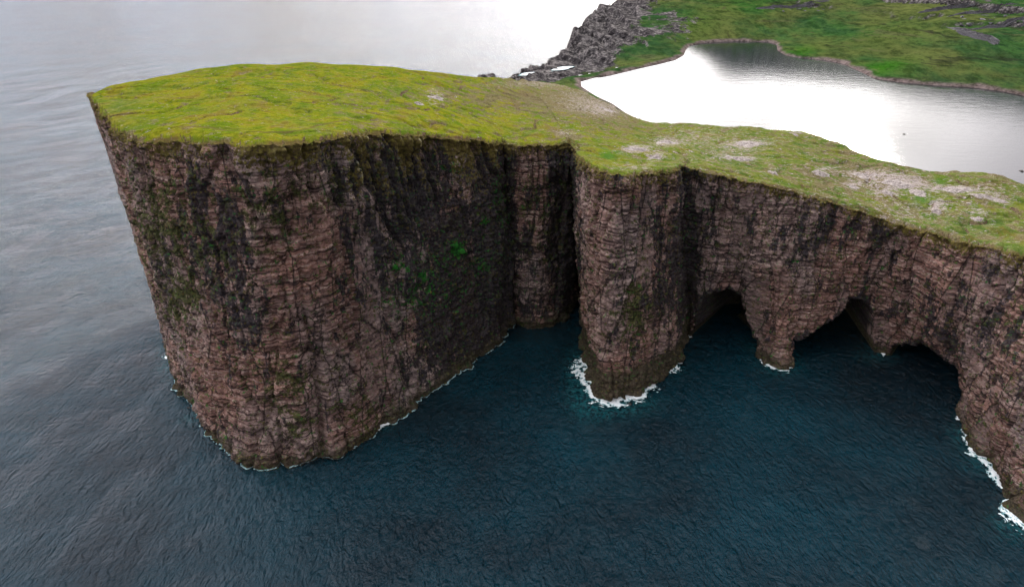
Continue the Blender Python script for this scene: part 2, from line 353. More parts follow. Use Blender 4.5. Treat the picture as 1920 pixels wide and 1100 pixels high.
# ------------------------------------------------------------------ cliff line: stations (rim px, py, z | base px, py | back px, py, z)
ST = [
 (168,176,131, 322,590, 175,172,131), (165,183,131, 316,640, 172,174,131), (180,200,132, 322,672, 178,171,131), (195,217,133, 330,705, 186,166,131), (222,250,135, 347,747, 215,155,131),
 (250,264,137, 377,795, 260,147,131), (320,266,139, 420,838, 320,137,130), (400,270,141, 455,861, 400,128,129), (470,274,141, 490,873, 470,121,128),
 (550,273,139, 560,872, 550,121,125), (600,268,138, 620,857, 600,122,122), (640,258,136, 660,838, 640,123,121), (690,251,132, 715,797, 690,124,119), (760,254,127, 790,748, 740,125,117),
 (830,262,121, 850,703, 790,131,111), (880,264,116, 905,668, 835,137,105), (925,270,112, 943,642, 870,141,100), (937,272,110, 957,612, 885,142,98),
 (943,264,108, 961,576, 892,143,97), (950,272,108, 968,594, 900,143,96), (975,276,108, 984,608, 915,145,94), (1005,275,108, 1008,615, 935,147,88), (1040,271,107, 1048,606, 955,148,78),
 (1060,270,107, 1078,580, 975,150,66), (1068,262,107, 1092,548, 985,151,58), (1076,276,109, 1094,600, 992,152,50), (1084,296,112, 1098,650, 1000,153,46), (1100,309,115, 1101,712, 1030,158,40), (1125,320,116, 1120,742, 1060,162,38), (1155,330,116, 1150,755, 1088,168,36),
 (1200,330,115, 1192,740, 1110,180,36), (1240,326,113, 1240,706, 1140,194,36), (1270,320,111, 1278,668, 1180,217,38), (1281,316,108, 1294,622, 1200,224,50),
 (1295,317,107, 1300,640, 1225,229,58), (1330,326,105, 1335,652, 1270,233,66), (1375,338,102, 1388,648, 1330,236,70), (1420,346,100, 1430,672, 1385,237,75),
 (1460,354,98, 1460,692, 1430,240,76), (1500,364,95, 1486,686, 1480,245,76), (1550,379,91, 1535,680, 1540,259,76), (1600,394,87, 1600,670, 1590,278,79),
 (1650,410,85, 1650,662, 1650,301,81), (1700,427,83, 1725,705, 1700,316,81), (1760,444,83, 1790,762, 1760,324,81), (1810,456,84, 1806,812, 1820,324,82),
 (1860,468,86, 1868,872, 1870,334,82), (1920,481,88, 1882,945, 1920,350,82), (1990,498,90, 1935,990, 1990,365,82), (2100,525,92, 2040,1060, 2100,390,82), (2300,570,94, 2250,1190, 2300,430,82)]
rimS = np.array([T(*s[0:3]) for s in ST]); basS = np.array([T(s[3], s[4], 0) for s in ST]); bakS = np.array([T(*s[5:8]) for s in ST])
mid = (rimS + basS) / 2
seg = np.linalg.norm(np.diff(mid[:, :2], axis=0), axis=1); arc = np.r_[0, np.cumsum(np.maximum(seg, 4))]
NS = 1750
sw = np.interp(arc, arc, arc)
ss = np.linspace(0, arc[-1], NS)
def curve(C, sig=3.0):
    Q = np.stack([np.interp(ss, arc, C[:, k]) for k in range(3)], -1)
    w = max(3, int(sig / (ss[1] - ss[0]) * 3)); k = np.exp(-.5 * (np.arange(-w, w + 1) * (ss[1] - ss[0]) / sig) ** 2); k /= k.sum()
    Qp = np.concatenate([2 * Q[:1] - Q[w:0:-1], Q, 2 * Q[-1:] - Q[-2:-w - 2:-1]])
    return np.stack([np.convolve(Qp[:, j], k, 'valid') for j in range(3)], -1)
RIM, BAS, BAK = curve(rimS, 1.8), curve(basS, 2.0), curve(bakS, 6.0)
stn = np.interp(ss, arc, np.arange(len(ST)))          # station number along the line

NT = 300
tt = np.linspace(0, 1, NT)                            # 0 at rim, 1 under water
t2 = tt * 1.04
G = RIM[:, None] * (1 - t2[None, :, None]) + BAS[:, None] * t2[None, :, None]
x, y, z = G[..., 0], G[..., 1], G[..., 2]
dS = np.gradient(G, axis=0); N = np.stack([dS[..., 1], -dS[..., 0]], -1)
# average normals of a smoothed line so that displacement stays calm in the clefts
N = N / np.maximum(np.linalg.norm(N, axis=-1, keepdims=True), 1e-6)
k = np.ones(25) / 25
for c_ in range(2):
    Np = np.pad(N[..., c_], ((12, 12), (0, 0)), 'edge'); cs = np.cumsum(np.r_[np.zeros((1, NT)), Np], 0); N[..., c_] = (cs[25:] - cs[:-25]) / 25
N = N / np.maximum(np.linalg.norm(N, axis=-1, keepdims=True), .3)     # points out to sea
sea_side = np.sign((N * (np.array([0., 0.]) - G[..., :2])).sum(-1).mean()); N *= sea_side
PX, PY = proj(G)

top = sst(.55, 0, tt)[None, :] * np.ones((NS, 1))
d = 2.6 * fbm(x / 38, y / 38, z / 60, 3, 11)
cv, ce = cells(x / 17 + .4 * fbm(x / 20, y / 20, z / 40, 2, 12), y / 17, z / 70, 15); d += 2.0 * cv - 1.3 * sst(.10, 0, ce)
gul = sst(600, 660, PX) * sst(960, 930, PX) * sst(.55, .05, tt)[None]
g = 1 - np.abs(fbm((x + .25 * z) / 7, y / 9, z / 120, 2, 19)); rib = sst(.80, .55, g) * gul; d -= 4.2 * sst(.70, .95, g) * gul
g = 1 - np.abs(fbm(x / 11, y / 11, z / 95, 3, 23)); d -= 1.5 * sst(.78, 1.0, g) * (.30 + 1.2 * top)
g = 1 - np.abs(fbm(x / 4.2, y / 4.2, z / 60, 2, 31)); d -= .6 * sst(.75, 1.0, g) * (.2 + .9 * top)
zz = z + 2.2 * fbm(x / 45, y / 45, z * 0, 2, 41) + .018 * x
bed = vn(x / 90, y / 90, zz / 3.4, 51); d += .6 * sst(-.2, .2, bed) * (.35 + .65 * sst(-.3, .3, fbm(x / 30, y / 30, z / 30, 2, 54)))
bed = vn(x / 60, y / 60, zz / 1.25, 52); d += .30 * sst(-.3, .3, bed)
cv, ce = cells(x / 6.5, y / 6.5, zz / 5.5, 61); d += .85 * cv - .5 * sst(.16, 0, ce)
cv, ce = cells(x / 2.3, y / 2.3, zz / 1.9, 71); d += .42 * cv - .25 * sst(.2, 0, ce)
d += .45 * fbm(x / 1.6, y / 1.6, z / 1.3, 3, 81)
# straight deep joints seen on the big wall (px top -> px bottom)
for (xa, ya, xb, yb, w, dep) in [(632,262,664,600,5,2.6), (560,500,612,860,5,2.0), (600,640,604,850,7,2.6), (742,370,760,480,12,1.8), (375,275,400,420,9,1.6), (664,600,735,780,4,1.0),
                                 (1380,340,1382,470,5,1.6), (1475,480,1440,660,5,2.2), (1900,520,1720,760,4,1.6), (1120,420,1125,560,6,.8), (1215,350,1210,500,4,.8), (985,300,1000,560,6,.9), (1870,700,1800,860,5,1.4), (634,262,655,420,3,-2.0), (700,268,716,380,3,-1.6), (738,262,752,360,3,-1.5), (775,266,790,360,3,-1.3), (812,270,826,350,3,-1.2), (540,300,560,420,7,1.2), (700,265,712,400,5,1.4), (742,262,750,350,6,1.3), (800,270,815,380,5,1.2)]:
    f = np.clip((PY - ya) / (yb - ya), 0, 1); lx = xa + (xb - xa) * f + 4 * fbm(z / 9, z * 0, z * 0 + xa, 2, 5)
    inside = sst(-25, 10, PY - ya) * sst(25, -10, PY - yb); d -= dep * inside * np.exp(-((PX - lx) / w) ** 2)
# wave-cut foot
a_damp_shade = None; foot = sst(11, 3, z); d += foot * (1.6 + 1.2 * fbm(x / 7, y / 7, z / 4, 2, 91))
d += 1.9 * fbm(x / 6, y / 6, z * 0, 3, 95) * sst(.10, 0, tt)[None]
d *= sst(0, .012, tt)[None, :] * .4 + .6
d *= (.25 + .75 * sst(.5, 3, stn))[:, None]
H3 = G.copy(); H3[..., 0] += N[..., 0] * d; H3[..., 1] += N[..., 1] * d
H3[:, 0, 2] += .8 * fbm(ss / 3, ss * 0, ss * 0, 3, 3)
# sea caves: the mouth line, then the rock behind it is hollowed out
AX = np.array([1296,1302,1312,1345,1372,1388,1395,1408,1424,1432, 1484,1490,1530,1570,1588,1602,1626,1638,1643, 1662,1668,1700,1735,1768,1784,1792,1800])
AY = np.array([ 640, 588, 566, 546, 548, 562, 602, 632, 660, 720,  720, 640, 630, 592, 580, 568, 568, 590, 720,  720, 652, 640, 648, 675, 702, 740, 830])
arch = np.interp(PX, AX, AY, left=900, right=900) + 7 * fbm(x / 9, y / 9, z / 9, 3, 97) + 2.5 * cells(x / 5, y / 5, z / 4, 99)[0]
insd = (stn[:, None] > 33) & (stn[:, None] < 45.2)
dep = sst(0, 9, PY - arch) * insd
depth = 75 * dep * (1 + .15 * fbm(x / 9, y / 9, z / 9, 2, 98))
H3[..., 0] -= N[..., 0] * depth * .8 - 0; H3[..., 1] += depth * .75

a_damp_shade = blobs(PX, PY, [(1780,600,120,80,.5), (1900,640,40,80,.3), (860,520,105,170,1.15), (880,640,80,60,.8), (930,400,26,200,1.0), (1062,420,20,220,1.6), (950,450,14,200,1.2), (680,300,14,50,.9), (725,310,12,50,.9), (765,320,10,60,.8), (640,330,8,60,.5), (420,480,45,80,.6), (1285,470,18,170,.9), (700,330,120,60,.35), (800,330,120,70,.45), (400,420,60,110,.55), (520,390,60,70,.4), (450,590,50,60,.6), (740,420,40,80,.6), (1040,420,50,150,.6),
                        (1250,500,40,180,.6), (1150,300,90,18,.4), (660,500,25,120,.35), (1300,440,22,120,.7), (1560,420,90,40,.6), (1500,460,50,40,.35), (1350,420,30,60,.3), (1190,590,30,50,.4), (1170,480,18,60,.4), (330,500,50,80,.3), (1640,480,70,40,.35), (370,330,16,60,.5)])  # damp streaks, plus painted shade on the cleft and buttress side
a_olive = blobs(PX, PY, [(290,430,50,70,.65), (335,560,35,40,.95), (500,380,60,60,.55), (300,350,50,60,.4), (530,720,40,60,.65), (560,800,30,30,.5), (700,300,90,50,.3), (1185,600,35,50,.7), (1200,550,15,15,.8), (1010,420,60,80,.3), (380,480,60,80,.4), (600,350,50,60,.35), (660,770,40,30,.5), (1880,600,40,50,.25)])
a_moss = blobs(PX, PY, [(858,466,12,14,1.15), (748,502,16,10,.85), (795,515,10,9,.8), (908,413,8,9,1.), (905,497,12,10,.6), (820,540,70,30,.30), (770,570,50,30,.28), (862,315,22,12,.5), (940,380,10,50,.35), (850,480,80,30,.25), (740,720,30,20,.15)])
a_turf = sst(.085, 0, tt)[None, :] * np.ones((NS, 1)) * (.75 + .5 * fbm(x / 14, y / 14, z * 0, 2, 7))
a_turf = a_turf + .75 * rib * sst(.30, .02, tt)[None] * (stn[:, None] < 17)
a_wet = np.clip(sst(9, 3, z + 2.5 * fbm(x / 6, y / 6, z * 0, 2, 8)) * .9 + .9 * sst(20, 14, z + .06 * (x - 50) + 2 * fbm(x / 6, y / 6, z * 0, 2, 9)) * (stn[:, None] > 25) * (stn[:, None] < 33), 0, .92)
a_damp_shade = a_damp_shade + 3.0 * sst(.05, .4, dep) + 1.1 * sst(-16, 4, PY - arch) * insd  # cave interiors and mouth edges coloured dark to paint in their shade
a_rust = np.clip(blobs(PX, PY, [(1115,480,35,200,.9), (560,520,110,60,.5), (480,720,110,70,.6), (640,800,60,30,.5), (1420,420,120,60,.4), (1440,560,50,70,.5), (1700,540,120,70,.45), (1850,700,60,110,.45), (1220,640,50,60,.5), (540,480,60,40,.4)]), 0, 1)
at = dict(rust=a_rust, damp_shade=a_damp_shade, olive=a_olive, moss=a_moss, turf=a_turf, wet=a_wet)
def span(a, b):
    i = max(0, int(np.searchsorted(stn, a)) - 1); j = min(NS, int(np.searchsorted(stn, b)) + 1); return slice(i, j)
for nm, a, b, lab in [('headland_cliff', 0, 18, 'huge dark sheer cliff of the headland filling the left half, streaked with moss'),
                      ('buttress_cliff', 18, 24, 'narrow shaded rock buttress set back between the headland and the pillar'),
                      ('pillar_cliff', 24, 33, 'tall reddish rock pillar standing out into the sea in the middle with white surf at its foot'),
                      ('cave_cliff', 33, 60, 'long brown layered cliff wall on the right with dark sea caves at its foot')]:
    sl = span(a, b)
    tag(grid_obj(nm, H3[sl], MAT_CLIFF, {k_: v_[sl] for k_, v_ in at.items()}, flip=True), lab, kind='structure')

# ------------------------------------------------------------------ plateau turf, shares the rim with the cliffs
NU = 165
uu = np.linspace(0, 1, NU) ** 1.35
rimD = H3[:, 0]
P = RIM[:, None] * (1 - uu[None, :, None]) + BAK[:, None] * uu[None, :, None]
dist = np.linalg.norm((P - P[:, :1])[..., :2], axis=-1)
P = P + (rimD - RIM)[:, None] * np.exp(-dist / 5)[..., None]
x, y, z = P[..., 0], P[..., 1], P[..., 2]
dist = np.linalg.norm((P - P[:, :1])[..., :2], axis=-1)
rmp = sst(0, 14, dist); back = sst(1, .9, uu)[None, :]
z2 = z + 1.3 * sst(0, 5, dist) + rmp * (1.8 * fbm(x / 45, y / 45, x * 0, 3, 101) + .45 * fbm(x / 12, y / 12, x * 0, 3, 102) * .5) 
z2 = z2 - 1.3 * uu[None] + .10 * fbm(x / 3, y / 3, x * 0, 2, 103) * rmp
# small earth terraces and gullies
cr = 1 - np.abs(fbm(x / 26, y / 34, x * 0, 3, 105)); z2 = z2 - 1.2 * sst(.84, 1, cr) * rmp * back
px_, py_ = proj(P)
# rocky knolls towards the lake
kn = sst(1050, 1350, px_) * rmp
z2 = z2 + kn * (1.6 * np.maximum(0, fbm(x / 18, y / 18, x * 0, 3, 107)) + .5 * np.maximum(0, fbm(x / 5, y / 5, x * 0, 2, 108)))
P[..., 2] = z2
def pathd(pts_, w):
    q = np.array([T(a, b, c_)[:2] for a, b, c_ in pts_]); d_ = sdf(x, y, q, False); return np.exp(-(d_ / w) ** 2)
at2 = dict(path=.8 * np.maximum(pathd([(330,252,138),(420,258,139),(500,260,139),(560,254,137),(600,243,135),(650,236,133),(720,240,130),(800,252,124),(900,256,116)], .8), pathd([(950,255,108),(1040,248,105),(1130,255,106),(1210,290,107),(1290,305,105),(1400,330,100)], .7)) + .85 * sst(3.2, .6, dist + 2.2 * fbm(x / 4, y / 4, x * 0, 3, 111)),
           yellow=.95 - .75 * sst(800, 1500, px_) - .25 * blobs(px_, py_, [(240,210,60,40), (650,200,60,20), (230,240,40,30)]),
           brown=.32 * sst(.88, 1, cr) + .55 * sst(780, 1150, px_) * (1 - .5 * sst(1250, 1500, px_)) * (.4 + .6 * sst(260, 170, py_)) + .25 * sst(1300, 1600, px_) + blobs(px_, py_, [(850,175,90,22,.5), (930,190,120,30,.45), (1060,190,90,30,.75), (1130,215,60,18,.6), (340,240,40,14,.4), (1060,255,30,12,.8), (1180,240,80,20,.4), (1000,150,60,8,.8), (1650,345,120,30,.4), (700,200,80,30,.25), (720,240,90,14,.4), (260,258,30,12,.5), (1600,330,120,30,.35)]),
           bare=.09 * sst(1080, 1350, px_) * sst(470, 400, py_) + .04 * sst(900, 1100, px_) + blobs(px_, py_, [(1100,188,70,24,.45), (1000,158,80,8,.5), (1140,208,60,14,.45), (1250,268,30,8,.65), (1405,270,40,7,.85), (1385,298,30,5,.8), (1190,282,35,7,.8), (1230,295,20,6,.6), (1190,318,40,8,.4), (815,180,22,14,.5), (1620,330,45,10,.6), (1680,343,50,12,.75), (1800,358,60,9,.8), (1720,355,30,12,.5), (1660,365,30,10,.55), (1755,395,14,12,.75), (1600,352,25,6,.6), (1540,325,25,6,.5), (1490,252,14,4,.6), (1450,322,12,6,.4), (1870,375,30,10,.5), (1830,405,25,6,.5), (1360,290,60,15,.3), (1700,400,120,30,.2), (1060,250,25,8,.4), (1310,255,60,15,.3)]),
           lush=blobs(px_, py_, [(1140,290,35,16,.8), (1765,340,20,12,.8), (1730,380,40,22,.6), (1480,370,90,16,.35), (1820,430,80,18,.4), (250,240,50,25,.3), (700,180,60,20,.2)]))
# skirt behind the back edge: sea cliff on the left, slope into the lake on the right
bx, by = proj(BAK)
lake_side = sst(23, 27, stn)
out = BAK - RIM; out[:, 2] = 0; out /= np.maximum(np.linalg.norm(out, axis=1, keepdims=True), 1e-3)
bn = np.stack([-np.gradient(BAK[:, 1]), np.gradient(BAK[:, 0]), 0 * bx], -1); bn /= np.linalg.norm(bn, axis=1, keepdims=True) + 1e-6
dirn = bn * (1 - lake_side[:, None]) + out * lake_side[:, None]
NK = 14
kk = np.linspace(0, 1, NK)[1:]
last = P[:, -1]
zt = -6 * (1 - lake_side) + 24 * lake_side
dk = 14 * (1 - lake_side) * sst(4, 12, stn) + np.clip((last[:, 2] - 24) * 1.9, 20, 120) * lake_side
SK = last[:, None] + dirn[:, None] * (dk[:, None] * kk[None])[..., None]
wt = (1 - sst(5, 13, stn))[:, None] * sst(0, .25, kk)[None]; SK[..., 0] += 20 * wt; SK[..., 1] += 6 * wt
SK[..., 2] = last[:, None, 2] + (zt - last[:, 2])[:, None] * (kk ** 1.15)[None] + 1.0 * fbm(SK[..., 0] / 8, SK[..., 1] / 8, SK[..., 0] * 0, 2, 120)
sk_at = {k_: np.repeat(v_[:, -1:], NK - 1, 1) for k_, v_ in at2.items()}
P = np.concatenate([P, SK], 1); at2 = {k_: np.concatenate([v_, sk_at[k_]], 1) for k_, v_ in at2.items()}
plateau = tag(grid_obj('plateau_ground', P, MAT_TURF, at2, flip=False), 'sloping grassy top of the headland, yellow green on the left and stony on the right', kind='structure')
PLAT = P

# ------------------------------------------------------------------ lake
LK = [(1090,163),(1088,152),(1110,147),(1150,140),(1200,128),(1240,119),(1268,112),(1282,104),(1286,94),(1293,86),(1320,81),(1380,78),(1440,79),(1456,84),(1458,95),(1472,104),(1500,109),(1545,113),(1580,120),(1610,133),(1640,148),(1690,155),(1745,160),(1830,165),(1880,172),(1920,180),(2000,196),(2200,245),(2500,330)]
LN = [(2500,600),(2100,520),(1650,420),(1400,330),(1180,217),(1150,196),(1120,182)]
lake_poly = np.array([T(a, b, 35)[:2] for a, b in LK + LN])
gx, gy = np.meshgrid(np.linspace(60, 2600, 180), np.linspace(250, 1500, 110), indexing='ij')
LKP = np.stack([gx, gy, 35 + 0 * gx], -1)
kp = sdf(gx, gy, lake_poly) < 30
tag(grid_obj('lake', LKP, MAT_LAKE, keep=kp), 'bright lake above the cliffs reflecting the white sky and the dark hill', kind='structure')

# ------------------------------------------------------------------ far land: isthmus, rocky point, hillside
az = np.linspace(-190, 1500, 800) / 1280.0
yy = 700 * (4200 / 700) ** np.linspace(0, 1, 400)
X = yy[None] * az[:, None] * .95 ; Y = yy[None] * np.ones((len(az), 1))
coast_px = [(700,230,5),(922,165,4),(934,147,8),(942,136,14),(965,126,18),(1000,106,28),(1040,86,34),(1053,78,38),(1058,60,44),(1072,38,50),(1098,20,54),(1140,4,60),(1180,-20,70),(1300,-60,80),(1500,-85,90),(1800,-95,95)]
coast = np.array([T(*c)[:2] for c in coast_px]); sea_poly = np.vstack([coast, [[60000, 60000], [-60000, 60000], [-60000, 600]]])
dC = sdf(X, Y, sea_poly); dL = sdf(X, Y, lake_poly)
px_, py_ = proj(np.stack([X, Y, 40 + 0 * X], -1))
wob = fbm(X / 60, Y / 60, X * 0, 4, 201); dCw = dC + 10 * wob; 
dl = np.maximum(dL, 0)
right = sst(150, 420, X)
hill = 36 + 1.5 * sst(0, 8, dl) + (.035 + .135 * right) * dl + 70 * sst(250, 1200, dl) * right
hill += sst(5, 80, dl) * (4.5 * fbm(X / 130, Y / 130, X * 0, 4, 211) + 2.2 * fbm(X / 30, Y / 30, X * 0, 3, 212))
# stepped basalt terraces
stp = hill / 17 + .9 * fbm(X / 260, Y / 260, X * 0, 3, 215); fr = stp - np.floor(stp)
hill += 13 * (sst(.42, .56, fr) - fr) * sst(120, 420, dl) * (.35 + .65 * sst(-.3, .3, fbm(X / 120, Y / 120, X * 0, 2, 216)))
pt = sst(170, 20, dCw) * sst(8, 60, dl)
cv, ce = cells(X / 26, Y / 34, hill * 0, 221); cv2, ce2 = cells(X / 10, Y / 13, hill * 0, 225)
hill += pt * (10 * fbm(X / 55, Y / 80, X * 0, 4, 222) + 1.2 * cv + 1.4 * cv2)
ridge = np.interp(Y, [900, 1050, 1130, 1300, 1500, 1700], [34, 12, 30, 48, 56, 62])
wR = sst(260, 20, dC) * sst(5, 40, dl)
hill = hill * (1 - wR) + (ridge + pt * (1.2 * cv + 1.4 * cv2 + 11 * fbm(X / 50, Y / 70, X * 0, 4, 222)) + .05 * np.maximum(dC, 0)) * wR
hill = np.where(dC > 0, (hill + 5) * sst(-2, 26, dCw) - 5, -5 + 0 * hill)
q_ = (hill + .12 * X - .03 * Y + 1.5 * fbm(X / 30, Y / 30, X * 0, 2, 240)) / 7; fq = q_ - np.floor(q_)
hill = hill + 10 * (sst(.30, .62, fq) - fq) * sst(190, 90, dCw) * (dC > 0)
inl = np.minimum(1, blobs(px_, py_, [(1105,112,46,12), (1060,128,36,8), (1010,137,44,8), (975,140,30,6)]) * 2.2) * sst(14, 40, dL)
hill = hill * (1 - inl) + 21 * inl
lk = sst(2, -6, dL); hill = hill * (1 - lk) + 30 * lk
near = (Y < 830) & (px_ > 1200)
Z = hill
a_rock = np.clip(1.15 * sst(165, 80, dCw + 30 * fbm(X / 60, Y / 60, X * 0, 3, 230)) * sst(1330, 1240, px_), 0, 1) + blobs(px_, py_, [(1245,60,40,20,.35), (1480,14,50,8,.7), (1790,20,40,5,.8), (1850,25,60,6,.7), (1880,42,60,6,.7), (1830,60,14,20,.7), (1260,70,40,30,.3), (1750,60,20,6,.5), (1560,3,80,5,.8)])
a_shore = sst(9, 2, dl + 4 * fbm(X / 25, Y / 25, X * 0, 2, 231)) * (dL > -3)
a_lush = blobs(px_, py_, [(1650,130,60,10,.8), (1500,98,30,8,.6), (1400,40,60,16,.35), (1300,60,50,15,.3), (1650,90,120,20,.2)])
tag(grid_obj('hillside', np.stack([X, Y, Z], -1), MAT_FAR, dict(rock=a_rock, shore=a_shore, lush=np.clip(a_lush, 0, 1)), flip=False), 'green hillside rising beyond the lake with dark rock ledges', kind='structure')

# ------------------------------------------------------------------ sea
n = 380
u = np.linspace(-1, 1, n); a0 = 70.; kq = math.asinh(60000 / a0)
gx, gy = np.meshgrid(20 + a0 * np.sinh(kq * u), 230 + a0 * np.sinh(kq * u), indexing='ij')
far = sst(1500, 500, np.hypot(gx, gy - 230))
gz = far * (.35 * fbm(gx / 22, gy / 30, gx * 0, 3, 301))
FOAM = [  # px, py, rx, ry, name label
 (1092,712,20,40), (1105,752,26,18), (1145,768,36,11), (1195,752,30,14), (1082,690,12,22), (1260,692,14,9), (1297,604,6,6),
 (314,665,7,26), (366,784,10,8), (322,698,6,10), (715,795,10,6), (1420,652,13,13), (1460,690,26,8), (1484,668,9,14), (1648,664,24,9), (1802,800,7,14), (1818,826,16,12), (1850,862,26,16), (1872,885,10,18), (1895,972,24,18), (1925,990,26,14)]
qx, qy = proj(np.stack([gx, gy, 0 * gx], -1))
aer = np.clip(blobs(qx, qy, [(a, b, c * 1.2 + 5, d_ * 1.2 + 5, .8) for a, b, c, d_ in FOAM]), 0, 1) * (gy > 20)
tag(grid_obj('sea', np.stack([gx, gy, gz], -1), MAT_SEA, dict(aerated=aer)), 'dark teal rippled sea round the cliffs turning silver grey to the left', kind='structure')

# ------------------------------------------------------------------ surf along the water line
from mathutils import kdtree
iw = np.argmin(np.abs(H3[..., 2] - .35) + 50 * (H3[..., 2] < -2), axis=1)
WL = H3[np.arange(NS), iw].copy(); WN = np.stack([N[np.arange(NS), iw, 0], N[np.arange(NS), iw, 1], 0 * ss], -1)
wx, wy = proj(WL); DEPW = dep[np.arange(NS), iw]
def surf(name, px, py, hw, width, label, dens=.5, seed=0, power=1.0):
    """lace of foam cells lying against the rock, half-width hw (m) along the water line"""
    c = int(np.argmin((wx - px) ** 2 + (wy - py) ** 2)); ds = ss[1] - ss[0]
    i0, i1 = max(0, c - int(hw / ds)), min(NS, c + int(hw / ds) + 1)
    P0 = WL[i0:i1]; n_ = len(P0); tan = P0[-1] - P0[0]
    cs_ = np.linspace(0, 1, n_)
    k_ = np.ones(9) / 9; P0 = np.stack([np.convolve(np.pad(P0[:, j], 4, 'edge'), k_, 'valid') for j in range(3)], -1)
    N0 = WN[i0:i1] / np.maximum(np.linalg.norm(WN[i0:i1], axis=1, keepdims=True), .3)
    width *= 1.35; m_ = int((width + 2) / .26); o_ = np.linspace(-1.5, width, m_)
    Q = P0[:, None] + N0[:, None] * o_[None, :, None]
    e = np.sin(np.pi * cs_)[:, None] ** .6 * (1 + .45 * fbm(cs_[:, None] * hw / 2.5, cs_[:, None] * 0, cs_[:, None] * 0 + seed, 2, 440))
    f = 1 - np.maximum(o_, 0)[None] / (width * np.maximum(e, .02))
    nz = .5 + .5 * fbm(Q[..., 0] / 2.6, Q[..., 1] / 2.6, 0 * o_[None] + seed, 5, 400 + seed, .75)
    lace = np.abs(fbm(Q[..., 0] / 2.2, Q[..., 1] / 2.2, 0 * o_[None] + 3 + seed, 4, 450 + seed, .6))
    keep_ = (f > 0) & (f * .75 + nz * 1.0 + .28 * (lace < .10) > 1.45 - dens) & (DEPW[i0:i1, None] < .05)
    Q[..., 2] = .55 + .5 * nz * np.clip(f, 0, 1)
    fade = np.clip((f * .75 + nz + .28 * (lace < .10) - 1.45 + dens) * 2.6, 0, 1)
    return tag(grid_obj(name, Q, MAT_FOAM, dict(fade=fade), keep=keep_), label, 'foam', None, 'stuff')
SURF = [
 (1096,705,17,8,'white churned foam along the left foot of the rock pillar',.62),
 (1145,757,16,7,'white foam collar wrapped round the front foot of the rock pillar',.66),
 (1205,742,11,9,'turquoise edged foam off the front right corner of the rock pillar',.55),
 (1262,688,7,5,'small white splash at the right side of the rock pillar',.5),
 (1298,612,3,2,'tiny white splash behind the rock pillar beside the first cave',.5),
 (316,668,17,3.2,'pale foam breaking on the far left corner of the headland',.5),
 (366,786,6,3,'little white splash on the left foot of the headland',.5),
 (714,796,4,3,'small turquoise white splash at the foot of the big wall',.6),
 (1418,655,6,3.5,'blue white foam left of the pointed rock leg between the caves',.5),
 (1460,692,9,2.6,'white foam ring round the pointed rock leg between the caves',.6),
 (1658,664,2.5,3,'white foam at the rock leg between the two right hand caves',.55),
 (1805,808,9,3.5,'thin white foam below the right edge of the last cave',.45),
 (1855,868,13,7,'broad white foam patch at the foot of the right cliff',.58),
 (1930,990,16,6,'white turquoise foam at the lower right corner of the cliff',.58)]
for i, (a, b, hw, wd, lab, de) in enumerate(SURF): surf('surf_foam', a, b, hw, wd, lab, de, i * 3)
# thin pale tide line of the big wall
a_, b_ = np.searchsorted(stn, 3), np.searchsorted(stn, 17.4)
o_ = np.linspace(-.8, .5, 5); Q = WL[a_:b_, None] + WN[a_:b_, None] * o_[None, :, None]; Q[..., 2] = .5
kp = (.5 + .5 * fbm(ss[a_:b_] / 4, ss[a_:b_] * 0, ss[a_:b_] * 0, 3, 77))[:, None] + 0 * o_[None] > .24
tag(grid_obj('tide_line', Q, MAT_FOAM, dict(fade=.45 + 0 * Q[..., 0]), keep=kp), 'thin pale line of foam along the foot of the big wall', 'foam', None, 'stuff')

# ------------------------------------------------------------------ rock pieces
bpy.context.view_layer.update()
def ground(o, x, y):
    ok, p, nn, i = o.ray_cast(Vector((x, y, 500)), Vector((0, 0, -1)))
    return p.z if ok else None
def where(o, px, py):
    """the ground point of object o seen at a surveyed direction"""
    v = Vector(T(px, py, 0)) - Vector((0, 0, CAM_H)); ok, p, nn, i = o.ray_cast(Vector((0, 0, CAM_H)), v.normalized())
    return p if ok else None
def outcrop_mesh(rx, ry, h, seed, on, cx, cy, nr=9, na=30):
    """an angular broken slab that follows the ground"""
    th = np.linspace(0, 2 * np.pi, na, endpoint=False); rr = np.linspace(0, 1, nr)
    edge = 1 + .45 * fbm(np.cos(th) * 1.8 + seed * 3.1, np.sin(th) * 1.8, th * 0 + seed, 3, 500)
    X = rx * rr[:, None] * (np.cos(th) * edge)[None]; Y_ = ry * rr[:, None] * (np.sin(th) * edge)[None]
    cv, ce = cells((X + cx) / 1.7, (Y_ + cy) / 1.7, X * 0 + seed, 510)
    hh = h * (1 - rr[:, None] ** 3) * (.55 + .45 * cv) - .3 * h * sst(.15, 0, ce)
    Z = np.zeros_like(X)
    for i in range(nr):
        for j in range(na):
            if i and (i in (3, 6, nr - 1) ) or i == 0 and j == 0:
                g_ = ground(on, cx + X[i, j], cy + Y_[i, j]); Z[i, j] = g_ if g_ is not None else np.nan
    c0 = Z[0, 0]; Z[0] = c0
    for a, b in ((0, 3), (3, 6), (6, nr - 1)):
        for i in range(a + 1, b): Z[i] = Z[a] + (Z[b] - Z[a]) * (i - a) / (b - a)
    Z = np.where(np.isnan(Z), c0, Z) + hh; Z[-1] -= .3
    P = np.stack([X, Y_, Z - c0], -1); P = np.concatenate([P, P[:, :1]], 1)
    return P, c0
def outcrop(name, p, rx, ry, h, mat, lab, cat, group=None, on=plateau, seed=0):
    P, c0 = outcrop_mesh(rx, ry, h, seed, on, p.x, p.y)
    o = grid_obj(name, P, mat, smooth=False); o.location = (p.x, p.y, c0); return tag(o, lab, cat, group)
